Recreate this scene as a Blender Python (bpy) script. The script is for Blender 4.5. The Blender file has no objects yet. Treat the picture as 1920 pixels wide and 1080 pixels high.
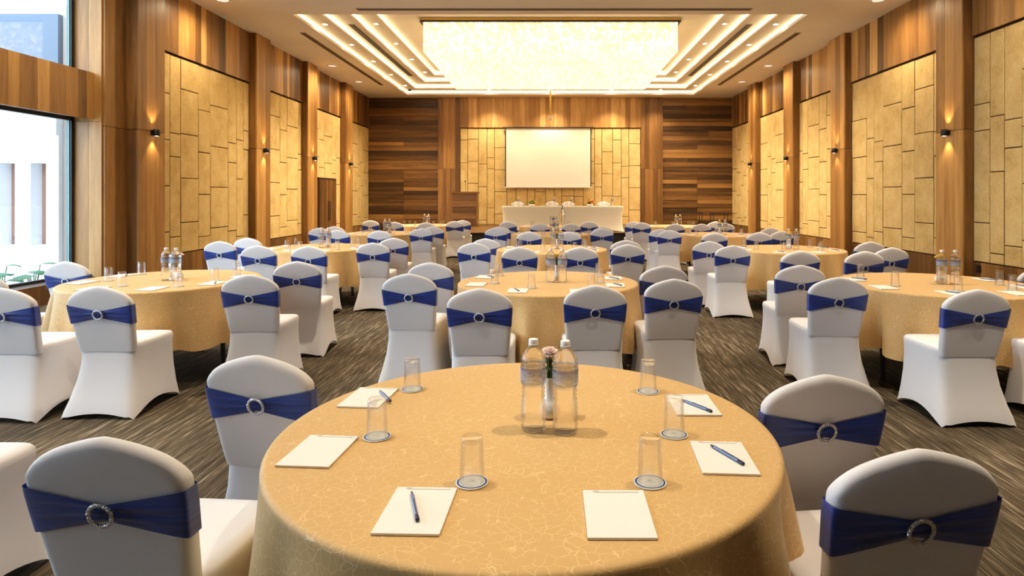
import bpy, bmesh, math, random
from mathutils import Vector, Matrix
R = math.radians
PI = math.pi
S = bpy.context.scene
C = S.collection
rnd = random.Random(7)

# ------------------------------------------------------------------ camera
F = 1154.0; VX = 1032.0; VY = 368.0; H = 1.487
cam_d = bpy.data.cameras.new('camera'); cam = bpy.data.objects.new('camera', cam_d); C.objects.link(cam)
cam.location = (0, 0, H); cam.rotation_euler = (PI/2, 0, 0)
cam_d.sensor_width = 36; cam_d.lens = 36*F/1920
cam_d.shift_x = -(VX-960)/1920; cam_d.shift_y = -(540-VY)/1920
cam_d.clip_start = .05; cam_d.clip_end = 400
S.camera = cam
# ------------------------------------------------------------------ world, exposure
w = bpy.data.worlds.new('world'); S.world = w; w.use_nodes = True
bg = w.node_tree.nodes['Background']; bg.inputs[0].default_value = (.66, .80, 1, 1); bg.inputs[1].default_value = 4.4
S.view_settings.view_transform = 'Standard'; S.view_settings.look = 'None'
S.view_settings.exposure = 0.84; S.view_settings.gamma = 1; S.view_settings.use_curve_mapping = False
S.cycles.use_denoising = True
S.cycles.caustics_reflective = False; S.cycles.caustics_refractive = False
S.cycles.max_bounces = 10; S.cycles.transparent_max_bounces = 24; S.cycles.transmission_bounces = 8
S.cycles.sample_clamp_indirect = 6; S.cycles.blur_glossy = .5
COVE_E = 2.6; STRAND_E = .36; DOWN_W = 215.0; FILL_W = 260.0; SCONCE_W = 10.0; WASH_W = 120.0
WARM = (1, .80, .52); WARM2 = (1, .85, .63)

# ------------------------------------------------------------------ helpers
def link(o, parent=None):
    C.objects.link(o)
    if parent: o.parent = parent
    return o
def mesh(name, v, f, mat=None, smooth=False):
    me = bpy.data.meshes.new(name); me.from_pydata([tuple(p) for p in v], [], f)
    if mat:
        for m in (mat if isinstance(mat, (list, tuple)) else [mat]): me.materials.append(m)
    if smooth:
        for p in me.polygons: p.use_smooth = True
    me.update(); return me
def obj(name, me, parent=None, loc=None, rot=None):
    o = bpy.data.objects.new(name, me)
    if loc: o.location = loc
    if rot: o.rotation_euler = rot
    return link(o, parent)
def empty(name, loc=(0, 0, 0), rz=0):
    o = bpy.data.objects.new(name, None); o.empty_display_size = .1; o.location = loc; o.rotation_euler = (0, 0, rz)
    return link(o)
def tag(o, label, cat, group=None, kind=None):
    o['label'] = label; o['category'] = cat
    if group: o['group'] = group
    if kind: o['kind'] = kind
    return o
class MB:
    def __init__(s): s.v = []; s.f = []
    def add(s, v, f):
        n = len(s.v); s.v += [tuple(p) for p in v]; s.f += [tuple(i+n for i in q) for q in f]; return s
    def box(s, x0, x1, y0, y1, z0, z1):
        v = [(x0,y0,z0),(x1,y0,z0),(x1,y1,z0),(x0,y1,z0),(x0,y0,z1),(x1,y0,z1),(x1,y1,z1),(x0,y1,z1)]
        return s.add(v, [(3,2,1,0),(4,5,6,7),(0,1,5,4),(1,2,6,5),(2,3,7,6),(3,0,4,7)])
    def lathe(s, prof, n=24, cx=0, cy=0, cap=True):
        v = []; f = []
        for (r, z) in prof:
            for i in range(n):
                a = 2*PI*i/n; v.append((cx+r*math.cos(a), cy+r*math.sin(a), z))
        for k in range(len(prof)-1):
            for i in range(n):
                j = (i+1) % n; f.append((k*n+i, k*n+j, (k+1)*n+j, (k+1)*n+i))
        if cap:
            f.append(tuple(reversed(range(n)))); f.append(tuple(range((len(prof)-1)*n, len(prof)*n)))
        return s.add(v, f)
    def tube(s, pts, r, n=8):
        pts = [Vector(p) for p in pts]; v = []; f = []
        for k, p in enumerate(pts):
            t = (pts[min(k+1, len(pts)-1)]-pts[max(k-1, 0)]).normalized()
            a = t.orthogonal().normalized() if k == 0 else (a - t*a.dot(t)).normalized()
            b = t.cross(a); rr = r[k] if isinstance(r, (list, tuple)) else r
            for i in range(n):
                q = 2*PI*i/n; v.append(p+a*math.cos(q)*rr+b*math.sin(q)*rr)
        for k in range(len(pts)-1):
            for i in range(n):
                j = (i+1) % n; f.append((k*n+i, k*n+j, (k+1)*n+j, (k+1)*n+i))
        f.append(tuple(reversed(range(n)))); f.append(tuple(range((len(pts)-1)*n, len(pts)*n)))
        return s.add(v, f)
    def me(s, name, mat, smooth=False): return mesh(name, s.v, s.f, mat, smooth)
    def obj(s, name, mat, parent=None, smooth=False, loc=None, rot=None): return obj(name, s.me(name, mat, smooth), parent, loc, rot)
def box(name, x0, x1, y0, y1, z0, z1, mat, parent=None): return MB().box(x0,x1,y0,y1,z0,z1).obj(name, mat, parent)
def autosmooth(me, ang=40):
    for p in me.polygons: p.use_smooth = True
    me.set_sharp_from_angle(angle=R(ang)); return me

# ------------------------------------------------------------------ materials
def lin(r, g, b):
    def c(u):
        u /= 255; return u/12.92 if u <= .04045 else ((u+.055)/1.055)**2.4
    return (c(r), c(g), c(b), 1)
def mat(name, col, rough=.6, metal=0, spec=.5, **kw):
    m = bpy.data.materials.new(name); m.use_nodes = True
    b = m.node_tree.nodes['Principled BSDF']
    b.inputs['Base Color'].default_value = col; b.inputs['Roughness'].default_value = rough
    b.inputs['Metallic'].default_value = metal; b.inputs['Specular IOR Level'].default_value = spec
    for k, v in kw.items(): b.inputs[k.replace('_', ' ')].default_value = v
    return m
def N(m, t, **kw):
    n = m.node_tree.nodes.new(t)
    for k, v in kw.items(): setattr(n, k, v)
    return n
def L(m, a, b): m.node_tree.links.new(a, b)
def bsdf(m): return m.node_tree.nodes['Principled BSDF']
def coords(m, scale=(1, 1, 1), out='Object'):
    tc = N(m, 'ShaderNodeTexCoord'); mp = N(m, 'ShaderNodeMapping'); mp.inputs['Scale'].default_value = scale
    L(m, tc.outputs[out], mp.inputs['Vector']); return mp
def ramp(m, stops, interp='LINEAR'):
    r = N(m, 'ShaderNodeValToRGB'); r.color_ramp.interpolation = interp
    e = r.color_ramp.elements
    while len(e) < len(stops): e.new(.5)
    for i, (p, c) in enumerate(stops): e[i].position = p; e[i].color = c
    return r
def noise(m, vec, scale, detail=4, rough=.55, dist=0):
    n = N(m, 'ShaderNodeTexNoise'); n.inputs['Scale'].default_value = scale; n.inputs['Detail'].default_value = detail
    n.inputs['Roughness'].default_value = rough; n.inputs['Distortion'].default_value = dist
    if vec: L(m, vec, n.inputs['Vector'])
    return n
def bump(m, h, strength, dist=.01):
    b = N(m, 'ShaderNodeBump'); b.inputs['Strength'].default_value = strength; b.inputs['Distance'].default_value = dist
    L(m, h, b.inputs['Height']); L(m, b.outputs[0], bsdf(m).inputs['Normal'])
def emit(name, col, s):
    m = bpy.data.materials.new(name); m.use_nodes = True; nt = m.node_tree; nt.nodes.clear()
    e = nt.nodes.new('ShaderNodeEmission'); e.inputs[0].default_value = (*col, 1); e.inputs[1].default_value = s
    o = nt.nodes.new('ShaderNodeOutputMaterial'); nt.links.new(e.outputs[0], o.inputs[0]); return m
def wood(name, scale):
    m = mat(name, (1,1,1,1), .38, spec=.4)
    at = N(m, 'ShaderNodeAttribute', attribute_type='OBJECT', attribute_name='tone')
    ad = N(m, 'ShaderNodeAttribute', attribute_type='OBJECT', attribute_name='seed')
    mp = coords(m, scale)
    cb = N(m, 'ShaderNodeCombineXYZ')
    for i in range(3): L(m, ad.outputs['Fac'], cb.inputs[i])
    va = N(m, 'ShaderNodeVectorMath', operation='ADD'); L(m, mp.outputs[0], va.inputs[0]); L(m, cb.outputs[0], va.inputs[1])
    n1 = noise(m, va.outputs[0], 1.0, 3, .55, .3); n2 = noise(m, va.outputs[0], 6.0, 4, .65, .1)
    tone = ramp(m, [(0, lin(64, 42, 22)), (.3, lin(118, 80, 42)), (.65, lin(176, 127, 68)), (1, lin(220, 174, 106))])
    ma = N(m, 'ShaderNodeMath', operation='MULTIPLY_ADD'); L(m, n1.outputs['Fac'], ma.inputs[0]); ma.inputs[1].default_value = .55
    su = N(m, 'ShaderNodeMath', operation='SUBTRACT'); L(m, at.outputs['Fac'], su.inputs[0]); su.inputs[1].default_value = .27
    L(m, su.outputs[0], ma.inputs[2])
    mb = N(m, 'ShaderNodeMath', operation='MULTIPLY_ADD'); L(m, n2.outputs['Fac'], mb.inputs[0]); mb.inputs[1].default_value = .28
    s2 = N(m, 'ShaderNodeMath', operation='SUBTRACT'); L(m, ma.outputs[0], s2.inputs[0]); s2.inputs[1].default_value = .14
    L(m, s2.outputs[0], mb.inputs[2])
    L(m, mb.outputs[0], tone.inputs['Fac']); L(m, tone.outputs[0], bsdf(m).inputs['Base Color'])
    bump(m, n2.outputs['Fac'], .12, .004)
    return m
M = {}
M['wood_v'] = wood('wood_vertical_grain', (9, 9, .7))
M['wood_h'] = wood('wood_horizontal_grain', (.7, 9, 9))
M['wood_dark'] = mat('dark_wood_backing', lin(60, 38, 22), .6)
# stone
m = M['stone'] = mat('sandstone_tile', lin(205, 178, 132), .85, spec=.2)
mp = coords(m, (1, 1, 1)); ob = N(m, 'ShaderNodeAttribute', attribute_type='OBJECT', attribute_name='seed')
va = N(m, 'ShaderNodeVectorMath', operation='ADD'); L(m, mp.outputs[0], va.inputs[0]); L(m, ob.outputs['Fac'], va.inputs[1])
n1 = noise(m, va.outputs[0], 3.0, 6, .65); n2 = noise(m, va.outputs[0], 30, 5, .7)
mx = N(m, 'ShaderNodeMix', data_type='FLOAT'); mx.inputs[0].default_value = .4; L(m, n1.outputs['Fac'], mx.inputs[2]); L(m, n2.outputs['Fac'], mx.inputs[3])
rp = ramp(m, [(.28, lin(176, 142, 84)), (.46, lin(216, 184, 120)), (.62, lin(230, 202, 140)), (.8, lin(238, 216, 160))])
L(m, mx.outputs[0], rp.inputs[0]); L(m, rp.outputs[0], bsdf(m).inputs['Base Color']); bump(m, n2.outputs['Fac'], .35, .006)
M['grout'] = mat('stone_joint', lin(84, 60, 32), .9)
# carpet
m = M['carpet'] = mat('carpet', lin(80, 70, 55), .95, spec=.1)
mp = coords(m, (46, 1.6, 1)); nn = noise(m, mp.outputs[0], 1.0, 5, .7, .2)
mp2 = coords(m, (130, 4.5, 1)); n3 = noise(m, mp2.outputs[0], 1.0, 3, .6)
mp3 = coords(m, (.9, .5, 1)); n4 = noise(m, mp3.outputs[0], 1, 3, .5)
mx = N(m, 'ShaderNodeMix', data_type='FLOAT'); mx.inputs[0].default_value = .45; L(m, nn.outputs['Fac'], mx.inputs[2]); L(m, n3.outputs['Fac'], mx.inputs[3])
mm = N(m, 'ShaderNodeMath', operation='MULTIPLY_ADD'); L(m, n4.outputs['Fac'], mm.inputs[0]); mm.inputs[1].default_value = .25; L(m, mx.outputs[0], mm.inputs[2])
rp = ramp(m, [(.44, lin(38, 32, 25)), (.58, lin(70, 60, 46)), (.68, lin(100, 87, 70)), (.80, lin(182, 166, 142))])
L(m, mm.outputs[0], rp.inputs[0]); L(m, rp.outputs[0], bsdf(m).inputs['Base Color']); bump(m, n3.outputs['Fac'], .5, .004)
# ceiling
m = M['ceiling'] = mat('ceiling_paint', lin(222, 208, 190), .8, spec=.2)
mp = coords(m); nn = noise(m, mp.outputs[0], .6, 2); rp = ramp(m, [(.3, lin(230, 220, 205)), (.7, lin(238, 229, 215))])
L(m, nn.outputs['Fac'], rp.inputs[0]); L(m, rp.outputs[0], bsdf(m).inputs['Base Color'])
M['led'] = emit('cove_led', (1, .80, .46), COVE_E)
M['wash'] = emit('washer_lamp', (1, .86, .66), .55)
M['sconce_lamp'] = emit('sconce_lamp', (1, .85, .6), 4)
M['lamp'] = emit('downlight_lamp', (1, .88, .68), 30)
M['trim_white'] = mat('white_metal_trim', lin(225, 215, 200), .4)
M['black'] = mat('black_metal', lin(22, 20, 19), .45)
M['slot'] = mat('grey_air_slot', lin(150, 135, 115), .6)
M['slot_dark'] = mat('dark_air_slot', lin(40, 30, 18), .6)
M['pole'] = mat('yellow_brass_paint', lin(232, 190, 84), .35)
M['gold'] = mat('brass', lin(214, 170, 80), .3, 1)
# crystal strands; lamp glow and sparkle put into their own emission
m = M['crystal'] = mat('glowing_crystal', lin(255, 240, 210), .12, 0, .8)
mp = coords(m, (1, 1, 1)); vn = noise(m, mp.outputs[0], 11, 5, .85); rp = ramp(m, [(.38, (.35, .35, .35, 1)), (.52, (.9, .9, .9, 1)), (.62, (4.5, 4.5, 4.5, 1))])
L(m, vn.outputs['Fac'], rp.inputs[0])
b = bsdf(m); b.inputs['Emission Color'].default_value = (1, .85, .56, 1)
ml = N(m, 'ShaderNodeMath', operation='MULTIPLY'); ml.inputs[1].default_value = STRAND_E; L(m, rp.outputs[0], ml.inputs[0]); L(m, ml.outputs[0], b.inputs['Emission Strength'])
# fabrics
m = M['cover'] = mat('white_spandex', lin(232, 228, 228), .75, spec=.2, Sheen_Weight=.25)
mp = coords(m, (1, 1, 1)); nn = noise(m, mp.outputs[0], 400, 2); bump(m, nn.outputs['Fac'], .04, .001)
m = M['sash'] = mat('royal_blue_satin', lin(24, 56, 150), .42, spec=.5, Sheen_Weight=.3)
mp = coords(m, (6, 6, 90)); nn = noise(m, mp.outputs[0], 1, 3, .5, .6); rp = ramp(m, [(.35, lin(12, 34, 106)), (.65, lin(26, 64, 164))])
L(m, nn.outputs['Fac'], rp.inputs[0]); L(m, rp.outputs[0], bsdf(m).inputs['Base Color']); bump(m, nn.outputs['Fac'], .25, .004)
m = M['buckle'] = mat('rhinestone_silver', lin(225, 225, 228), .22, .85)
mp = coords(m); vo = N(m, 'ShaderNodeTexVoronoi'); vo.inputs['Scale'].default_value = 260; L(m, mp.outputs[0], vo.inputs['Vector']); bump(m, vo.outputs['Distance'], 1.0, .003)
m = M['cloth'] = mat('champagne_damask', lin(214, 172, 112), .5, spec=.3, Sheen_Weight=.08)
mp = coords(m); wn = noise(m, mp.outputs[0], 9, 2, .5)
mxv = N(m, 'ShaderNodeMix', data_type='VECTOR'); mxv.inputs[0].default_value = .07; L(m, mp.outputs[0], mxv.inputs[4]); L(m, wn.outputs['Color'], mxv.inputs[5])
vo = N(m, 'ShaderNodeTexVoronoi', feature='DISTANCE_TO_EDGE'); vo.inputs['Scale'].default_value = 40; L(m, mxv.outputs[1], vo.inputs['Vector'])
gt = noise(m, mp.outputs[0], 16, 2, .5)
rp = ramp(m, [(.008, (1, 1, 1, 1)), (.035, (0, 0, 0, 1))]); L(m, vo.outputs['Distance'], rp.inputs[0])
gr = ramp(m, [(.34, (0, 0, 0, 1)), (.46, (1, 1, 1, 1))]); L(m, gt.outputs['Fac'], gr.inputs[0])
mk = N(m, 'ShaderNodeMath', operation='MULTIPLY'); L(m, rp.outputs[0], mk.inputs[0]); L(m, gr.outputs[0], mk.inputs[1])
cm = N(m, 'ShaderNodeMix', data_type='RGBA'); L(m, mk.outputs[0], cm.inputs[0]); cm.inputs[6].default_value = lin(212, 171, 110); cm.inputs[7].default_value = lin(236, 200, 140)
L(m, cm.outputs[2], bsdf(m).inputs['Base Color'])
rr = N(m, 'ShaderNodeMapRange'); L(m, mk.outputs[0], rr.inputs[0]); rr.inputs[3].default_value = .55; rr.inputs[4].default_value = .25; L(m, rr.outputs[0], bsdf(m).inputs['Roughness'])
bump(m, mk.outputs[0], .25, .002)
M['table_wood'] = mat('plywood_tabletop', lin(90, 62, 40), .6)
M['table_leg'] = mat('dark_table_leg', lin(38, 28, 22), .5)
M['skirt'] = mat('ivory_stretch_cloth', lin(236, 226, 204), .8, spec=.2)
# small things
def clear(name, col, ior, mix, gl_):
    """thin clear wall: mostly straight-through light, some refraction and gloss"""
    m = bpy.data.materials.new(name); m.use_nodes = True; nt = m.node_tree; nt.nodes.clear()
    t = nt.nodes.new('ShaderNodeBsdfTransparent'); t.inputs[0].default_value = col
    g = nt.nodes.new('ShaderNodeBsdfRefraction'); g.inputs['Color'].default_value = col; g.inputs['IOR'].default_value = ior; g.inputs['Roughness'].default_value = 0
    a = nt.nodes.new('ShaderNodeMixShader'); a.inputs[0].default_value = mix; nt.links.new(t.outputs[0], a.inputs[1]); nt.links.new(g.outputs[0], a.inputs[2])
    s = nt.nodes.new('ShaderNodeBsdfGlossy'); s.inputs['Roughness'].default_value = .03
    lw = nt.nodes.new('ShaderNodeLayerWeight'); lw.inputs[0].default_value = .35; mr = nt.nodes.new('ShaderNodeMapRange')
    nt.links.new(lw.outputs['Facing'], mr.inputs[0]); mr.inputs[1].default_value = .2; mr.inputs[3].default_value = .03; mr.inputs[4].default_value = gl_
    b = nt.nodes.new('ShaderNodeMixShader'); nt.links.new(mr.outputs[0], b.inputs[0]); nt.links.new(a.outputs[0], b.inputs[1]); nt.links.new(s.outputs[0], b.inputs[2])
    o = nt.nodes.new('ShaderNodeOutputMaterial'); nt.links.new(b.outputs[0], o.inputs[0]); return m
M['glass'] = clear('clear_glass', (1, 1, 1, 1), 1.45, .10, .45)
M['water'] = clear('clear_bottled_water', (1, 1, 1, 1), 1.33, .45, .4)
M['cap'] = mat('white_plastic_cap', lin(240, 240, 240), .4)
m = M['label'] = mat('pale_blue_bottle_label', lin(190, 205, 230), .4)
mp = coords(m, (1, 1, 1)); 
sx = N(m, 'ShaderNodeSeparateXYZ'); L(m, mp.outputs[0], sx.inputs[0])
wv = noise(m, coords(m, (60, 60, 190)).outputs[0], 1, 2, .6)
rp = ramp(m, [(.52, lin(226, 230, 238)), (.60, lin(120, 134, 180))]); L(m, wv.outputs['Fac'], rp.inputs[0])
zr = N(m, 'ShaderNodeMapRange'); L(m, sx.outputs[2], zr.inputs[0]); zr.inputs[1].default_value = .147; zr.inputs[2].default_value = .197
zc = ramp(m, [(0, lin(150, 170, 120)), (.12, lin(190, 205, 200)), (.2, lin(220, 226, 236)), (.72, lin(200, 212, 236)), (.88, lin(120, 140, 200)), (1, lin(50, 66, 140))]); L(m, zr.outputs[0], zc.inputs[0])
cm = N(m, 'ShaderNodeMix', data_type='RGBA', blend_type='MULTIPLY'); cm.inputs[0].default_value = .8; L(m, zc.outputs[0], cm.inputs[6]); L(m, rp.outputs[0], cm.inputs[7]); L(m, cm.outputs[2], bsdf(m).inputs['Base Color'])
bsdf(m).inputs['Alpha'].default_value = .5
M['vase'] = mat('white_ceramic', lin(238, 236, 232), .25)
M['stem'] = mat('green_stem', lin(62, 84, 38), .6)
M['paper'] = mat('white_paper', lin(236, 232, 224), .8, spec=.2)
M['print_grey'] = mat('grey_print', lin(190, 184, 172), .8)
M['print_blue'] = mat('blue_print', lin(30, 74, 140), .7)
M['coaster'] = mat('white_card_coaster', lin(232, 228, 214), .8)
M['pen_body'] = mat('pen_silver_blue', lin(120, 136, 176), .3, .4)
M['pen_dark'] = mat('pen_dark_blue', lin(26, 32, 62), .35)
M['screen'] = mat('projection_fabric', lin(240, 234, 220), .7)
M['stage_top'] = mat('polished_dark_stage', lin(96, 62, 34), .25)
M['stage_front'] = mat('black_stage_skirt', lin(26, 22, 20), .7)
M['facade'] = mat('white_render', lin(238, 240, 242), .9)
M['facade_grey'] = mat('grey_blue_reflection', lin(96, 108, 122), .8)  # reflection in the upper pane, put into the facade colour
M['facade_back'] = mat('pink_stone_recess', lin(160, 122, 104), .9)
M['facade_beige'] = mat('beige_render', lin(168, 156, 146), .9)
M['ground'] = mat('pale_paving', lin(205, 205, 200), .9)
M['frame'] = mat('dark_window_frame', lin(48, 52, 54), .4, .4)
M['gasket'] = mat('teal_glass_edge', lin(150, 205, 215), .2)
M['outside_leaf'] = mat('pale_green_leaf', lin(86, 128, 90), .6)
m = M['pane'] = bpy.data.materials.new('window_glass'); m.use_nodes = True; nt = m.node_tree; nt.nodes.clear()
tr = nt.nodes.new('ShaderNodeBsdfTransparent'); tr.inputs[0].default_value = (.94, .98, .98, 1); gl = nt.nodes.new('ShaderNodeBsdfGlossy'); gl.inputs['Roughness'].default_value = .0
ms = nt.nodes.new('ShaderNodeMixShader'); o_ = nt.nodes.new('ShaderNodeOutputMaterial')
ms.inputs[0].default_value = .05; nt.links.new(tr.outputs[0], ms.inputs[1]); nt.links.new(gl.outputs[0], ms.inputs[2]); nt.links.new(ms.outputs[0], o_.inputs[0])

# ------------------------------------------------------------------ room dimensions
A = 6.80; AP = 6.60; YB = 22.95; YN = -5.0; ZC = 5.16; ZH = 4.02; ZS = .45; ZJ = 2.56
def plank(name, x0, x1, y0, y1, z0, z1, parent, tone=None, horiz=False):
    cx, cy, cz = (x0+x1)/2, (y0+y1)/2, (z0+z1)/2
    o = MB().box(x0-cx, x1-cx, y0-cy, y1-cy, z0-cz, z1-cz).obj(name, M['wood_h' if horiz else 'wood_v'], parent, loc=(cx, cy, cz))
    o['tone'] = float(tone if tone is not None else rnd.choice([.12, .3, .4, .45, .5, .6, .7, .88])+rnd.uniform(-.06, .06)); o['seed'] = rnd.uniform(0, 60)
    return o
def tile(x0, x1, y0, y1, z0, z1, axis, sgn, parent):
    """chamfered stone; axis 'x' or 'y' is the facing axis, sgn the side that faces the room"""
    c = Vector(((x0+x1)/2, (y0+y1)/2, (z0+z1)/2)); e = .007
    if axis == 'x':
        bx, fx = (x0, x1) if sgn > 0 else (x1, x0)
        q = [(y0, z0), (y1, z0), (y1, z1), (y0, z1)]; qi = [(y0+e, z0+e), (y1-e, z0+e), (y1-e, z1-e), (y0+e, z1-e)]
        v = [(bx, a, b) for a, b in q]+[(fx-sgn*.006, a, b) for a, b in q]+[(fx, a, b) for a, b in qi]
    else:
        by, fy = (y0, y1) if sgn > 0 else (y1, y0)
        q = [(x0, z0), (x1, z0), (x1, z1), (x0, z1)]; qi = [(x0+e, z0+e), (x1-e, z0+e), (x1-e, z1-e), (x0+e, z1-e)]
        v = [(a, by, b) for a, b in q]+[(a, fy-sgn*.006, b) for a, b in q]+[(a, fy, b) for a, b in qi]
    v = [Vector(p)-c for p in v]
    f = [(0,1,5,4),(1,2,6,5),(2,3,7,6),(3,0,4,7),(4,5,9,8),(5,6,10,9),(6,7,11,10),(7,4,8,11),(8,9,10,11)]
    me = mesh('stone_tile', v, f, M['stone'])
    bm = bmesh.new(); bm.from_mesh(me); bmesh.ops.recalc_face_normals(bm, faces=bm.faces); bm.to_mesh(me); bm.free()
    o = obj('stone_tile', me, parent, loc=c); o['seed'] = rnd.uniform(0, 50); return o
def columns(w0, w1, widths):
    out = []; p = w0; i = 0
    while p < w1-.02:
        q = p+widths[i % len(widths)]
        if w1-q < .16: q = w1
        out.append((p, min(q, w1), i)); p = q; i += 1
    return out
def joints(i, wd, z0, z1):
    zs = [z0]
    if wd > .38: step = [.82]; off = [.40, .72, .55, .25][i % 4]
    else: step = [1.45, .42] if i % 2 else [1.25, .85]; off = [.30, 1.05, .62, .16][(i*3+1) % 4]
    p = z0+off; k = 0
    while p < z1-.14:
        zs.append(p); p += step[k % len(step)]; k += 1
    return zs+[z1]
WID = [.40, .32, .57, .42, .67, .35, .30, .52]

# ---- floor
fl = tag(box('floor', -7.5, 7.1, YN, YB+.2, -.12, 0, M['carpet']), 'dark brown carpet with pale streaks across the hall floor', 'floor', kind='structure')

# ---- side walls
PC = [10.2, 14.17, 17.1, 20.2]; HW = .34
def side_wall(sgn):
    """sgn -1: window side, +1: opposite"""
    nm = 'wall_left' if sgn < 0 else 'wall_right'
    y0 = 9.38 if sgn < 0 else YN
    def xb(a, b): return (sgn*a, sgn*b) if sgn > 0 else (sgn*b, sgn*a)
    wx = xb(A+.02, A+.32)
    mb = MB().box(*wx, y0, YB+.2, 0, ZC+.75)
    if sgn < 0:   # near end behind the camera
        mb.box(*wx, YN, -0.8, 0, ZC+.75); mb.box(-7.4, wx[0], YN, -0.8, 0, ZC+.75)
    W = mb.obj(nm, M['wood_dark'])
    tag(W, 'timber and sandstone wall with sconces, '+('beside the tall windows' if sgn < 0 else 'opposite the windows'), 'wall', kind='structure')
    pcs = PC if sgn < 0 else [6.1]+PC
    for pc in pcs:
        core = box('pilaster', *xb(AP+.03, A+.02), pc-HW+.03, pc+HW, 0, ZC, M['wood_dark'], W)
        cuts = [pc-HW, pc-HW+.2, pc-HW+.44, pc+HW]
        for z0, z1 in ((.0, ZJ-.004), (ZJ+.004, ZC)):
            for a, b in zip(cuts, cuts[1:]):
                plank('plank', *xb(AP, AP+.03), a+.003, b-.003, z0, z1, core, rnd.uniform(.42, .8))
            plank('plank', *xb(AP+.032, A+.02), pc-HW, pc-HW+.028, z0, z1, core, rnd.uniform(.25, .45))  # return faces get darker tones, shade put into the wood colour
            plank('plank', *xb(AP+.032, A+.02), pc+HW-.001, pc+HW+.027, z0, z1, core, rnd.uniform(.25, .45))
    ends = []
    if sgn < 0: ends = [(PC[i]+HW+.03, (PC[i+1]-HW) if i < 3 else YB) for i in range(4)]
    else: ends = [(6.1+HW+.03, PC[0]-HW)]+[(PC[i]+HW+.03, (PC[i+1]-HW) if i < 3 else YB) for i in range(4)]
    for bi, (a, b) in enumerate(ends):
        far = a > 16
        hd = box('timber_header', *xb(A-.01, A+.02), a, b, ZH+.03, ZC, M['wood_dark'], W)
        p = a
        while p < b-.01:
            q = p+rnd.uniform(.14, .34)
            if b-q < .12: q = b
            plank('plank', *xb(A-.045, A-.012), p+.002, q-.002, ZH+.03, ZC, hd); p = q
        bs = box('timber_base', *xb(A-.01, A+.02), a, b, 0, ZS-.01, M['wood_dark'], W)
        p = a
        while p < b-.01:
            q = p+rnd.uniform(.25, .45)
            if b-q < .15: q = b
            plank('plank', *xb(A-.03, A-.012), p+.002, q-.002, 0, ZS-.01, bs, rnd.uniform(.2, .5)); p = q
        sp = box('stone_panel', *xb(A, A+.02), a, b, ZS, ZH, M['grout'], W)
        door = (sgn < 0 and bi == 2)
        for (c0, c1, i) in columns(a, b, WID[bi:]+WID[:bi]):
            zs = joints(i+bi, c1-c0, ZS, ZH)
            if door and c0 < 19.45 and c1 > 17.95: zs = [2.03]+[z for z in zs if z > 2.15]
            for z0, z1 in zip(zs, zs[1:]):
                pr = rnd.uniform(.016, .026)
                tile(*xb(A-pr, A), c0+.008, c1-.008, z0+.008, z1-.008, 'x', -sgn, sp)
    if sgn < 0:
        # plain timber strip between the window and the first pilaster
        for z0, z1 in ((0, ZJ-.004), (ZJ+.004, ZC)):
            plank('plank', -A-.02, -A+.01, 9.38, 9.60, z0, z1, W, .55); plank('plank', -A-.02, -A+.01, 9.605, 9.86, z0, z1, W, .38)
    else:
        for k in range(24):
            y = YN+k*.45
            if y+.45 < 5.77: plank('plank', A-.03, A+.02, y+.002, y+.448, 0, ZC, W)
    return W
WL = side_wall(-1); WR = side_wall(1)

# ---- window bay on the left
XW = -7.25; YJ = 9.38; YW0 = -0.8
jb = box('trim_1', XW-.10, -A-.02, YJ, YJ+.06, 0, ZC, M['wood_dark']); tag(jb, 'pale timber window jamb lit by daylight beside tall panes', 'window trim', kind='structure')
for a, b, t in ((XW-.08, -7.02, .55), (-7.016, -A-.021, .66)):
    for z0, z1 in ((0, 2.62), (2.625, ZC)):
        plank('plank', a, b, YJ-.03, YJ, z0, z1, jb, t)
tb = box('trim_2', XW-.02, -6.96, YW0, YJ-.06, 2.68, 3.34, M['wood_dark']); tag(tb, 'timber clad beam between the upper and lower windows', 'beam', kind='structure')
p = YJ-.04
tn = [.75, .35, .6, .55, .78, .45, .72, .5, .3, .8]
k = 0
while p > YW0:
    q = max(YW0, p-(.14 if k == 0 else rnd.uniform(.16, .30)))
    plank('plank', -6.96, -6.93, q+.002, p-.002, 2.65, 3.36, tb, tn[k % 10]); p = q; k += 1
tb2 = box('trim_3', XW-.05, -6.95, YW0, YJ-.035, 0, .26, M['wood_dark']); tag(tb2, 'low dark timber plinth under the lower window', 'plinth', kind='structure')
p = YJ-.04
while p > YW0:
    q = max(YW0, p-rnd.uniform(.3, .5)); plank('plank', -6.95, -6.92, q+.002, p-.002, 0, .27, tb2, rnd.uniform(.2, .45)); p = q
for n, (z0, z1) in enumerate(((.26, 2.68), (3.34, ZC))):
    wn_ = MB()
    wn_.box(XW-.05, XW+.02, YJ-.09, YJ-.035, z0, z1); wn_.box(XW-.05, XW+.02, YW0, YW0+.06, z0, z1)
    wn_.box(XW-.05, XW+.02, YW0, YJ-.03, z0, z0+.04); wn_.box(XW-.05, XW+.02, YW0, YJ-.03, z1-.05, z1)
    for yy in (5.2,): wn_.box(XW-.05, XW+.02, yy-.03, yy+.03, z0, z1)
    wo = wn_.obj('window_%d' % (n+1), M['frame']); tag(wo, ('lower' if n == 0 else 'upper')+' tall window with thin dark frame', 'window', kind='structure')
    for (a, b) in ((YW0+.06, 5.17), (5.23, YJ-.105)):
        box('pane', XW-.024, XW-.012, a, b, z0+.04, z1-.05, M['pane'], wo)
    box('glass_edge', XW-.028, XW-.008, YJ-.105, YJ-.09, z0+.04, z1-.05, M['gasket'], wo)
# wall behind the camera and roof slab over the window bay
wnr = tag(box('wall_near', -7.4, 7.1, YN-.2, YN, 0, ZC+.75, M['facade_beige']), 'plain beige wall at the entrance end of the hall', 'wall', kind='structure')

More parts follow.
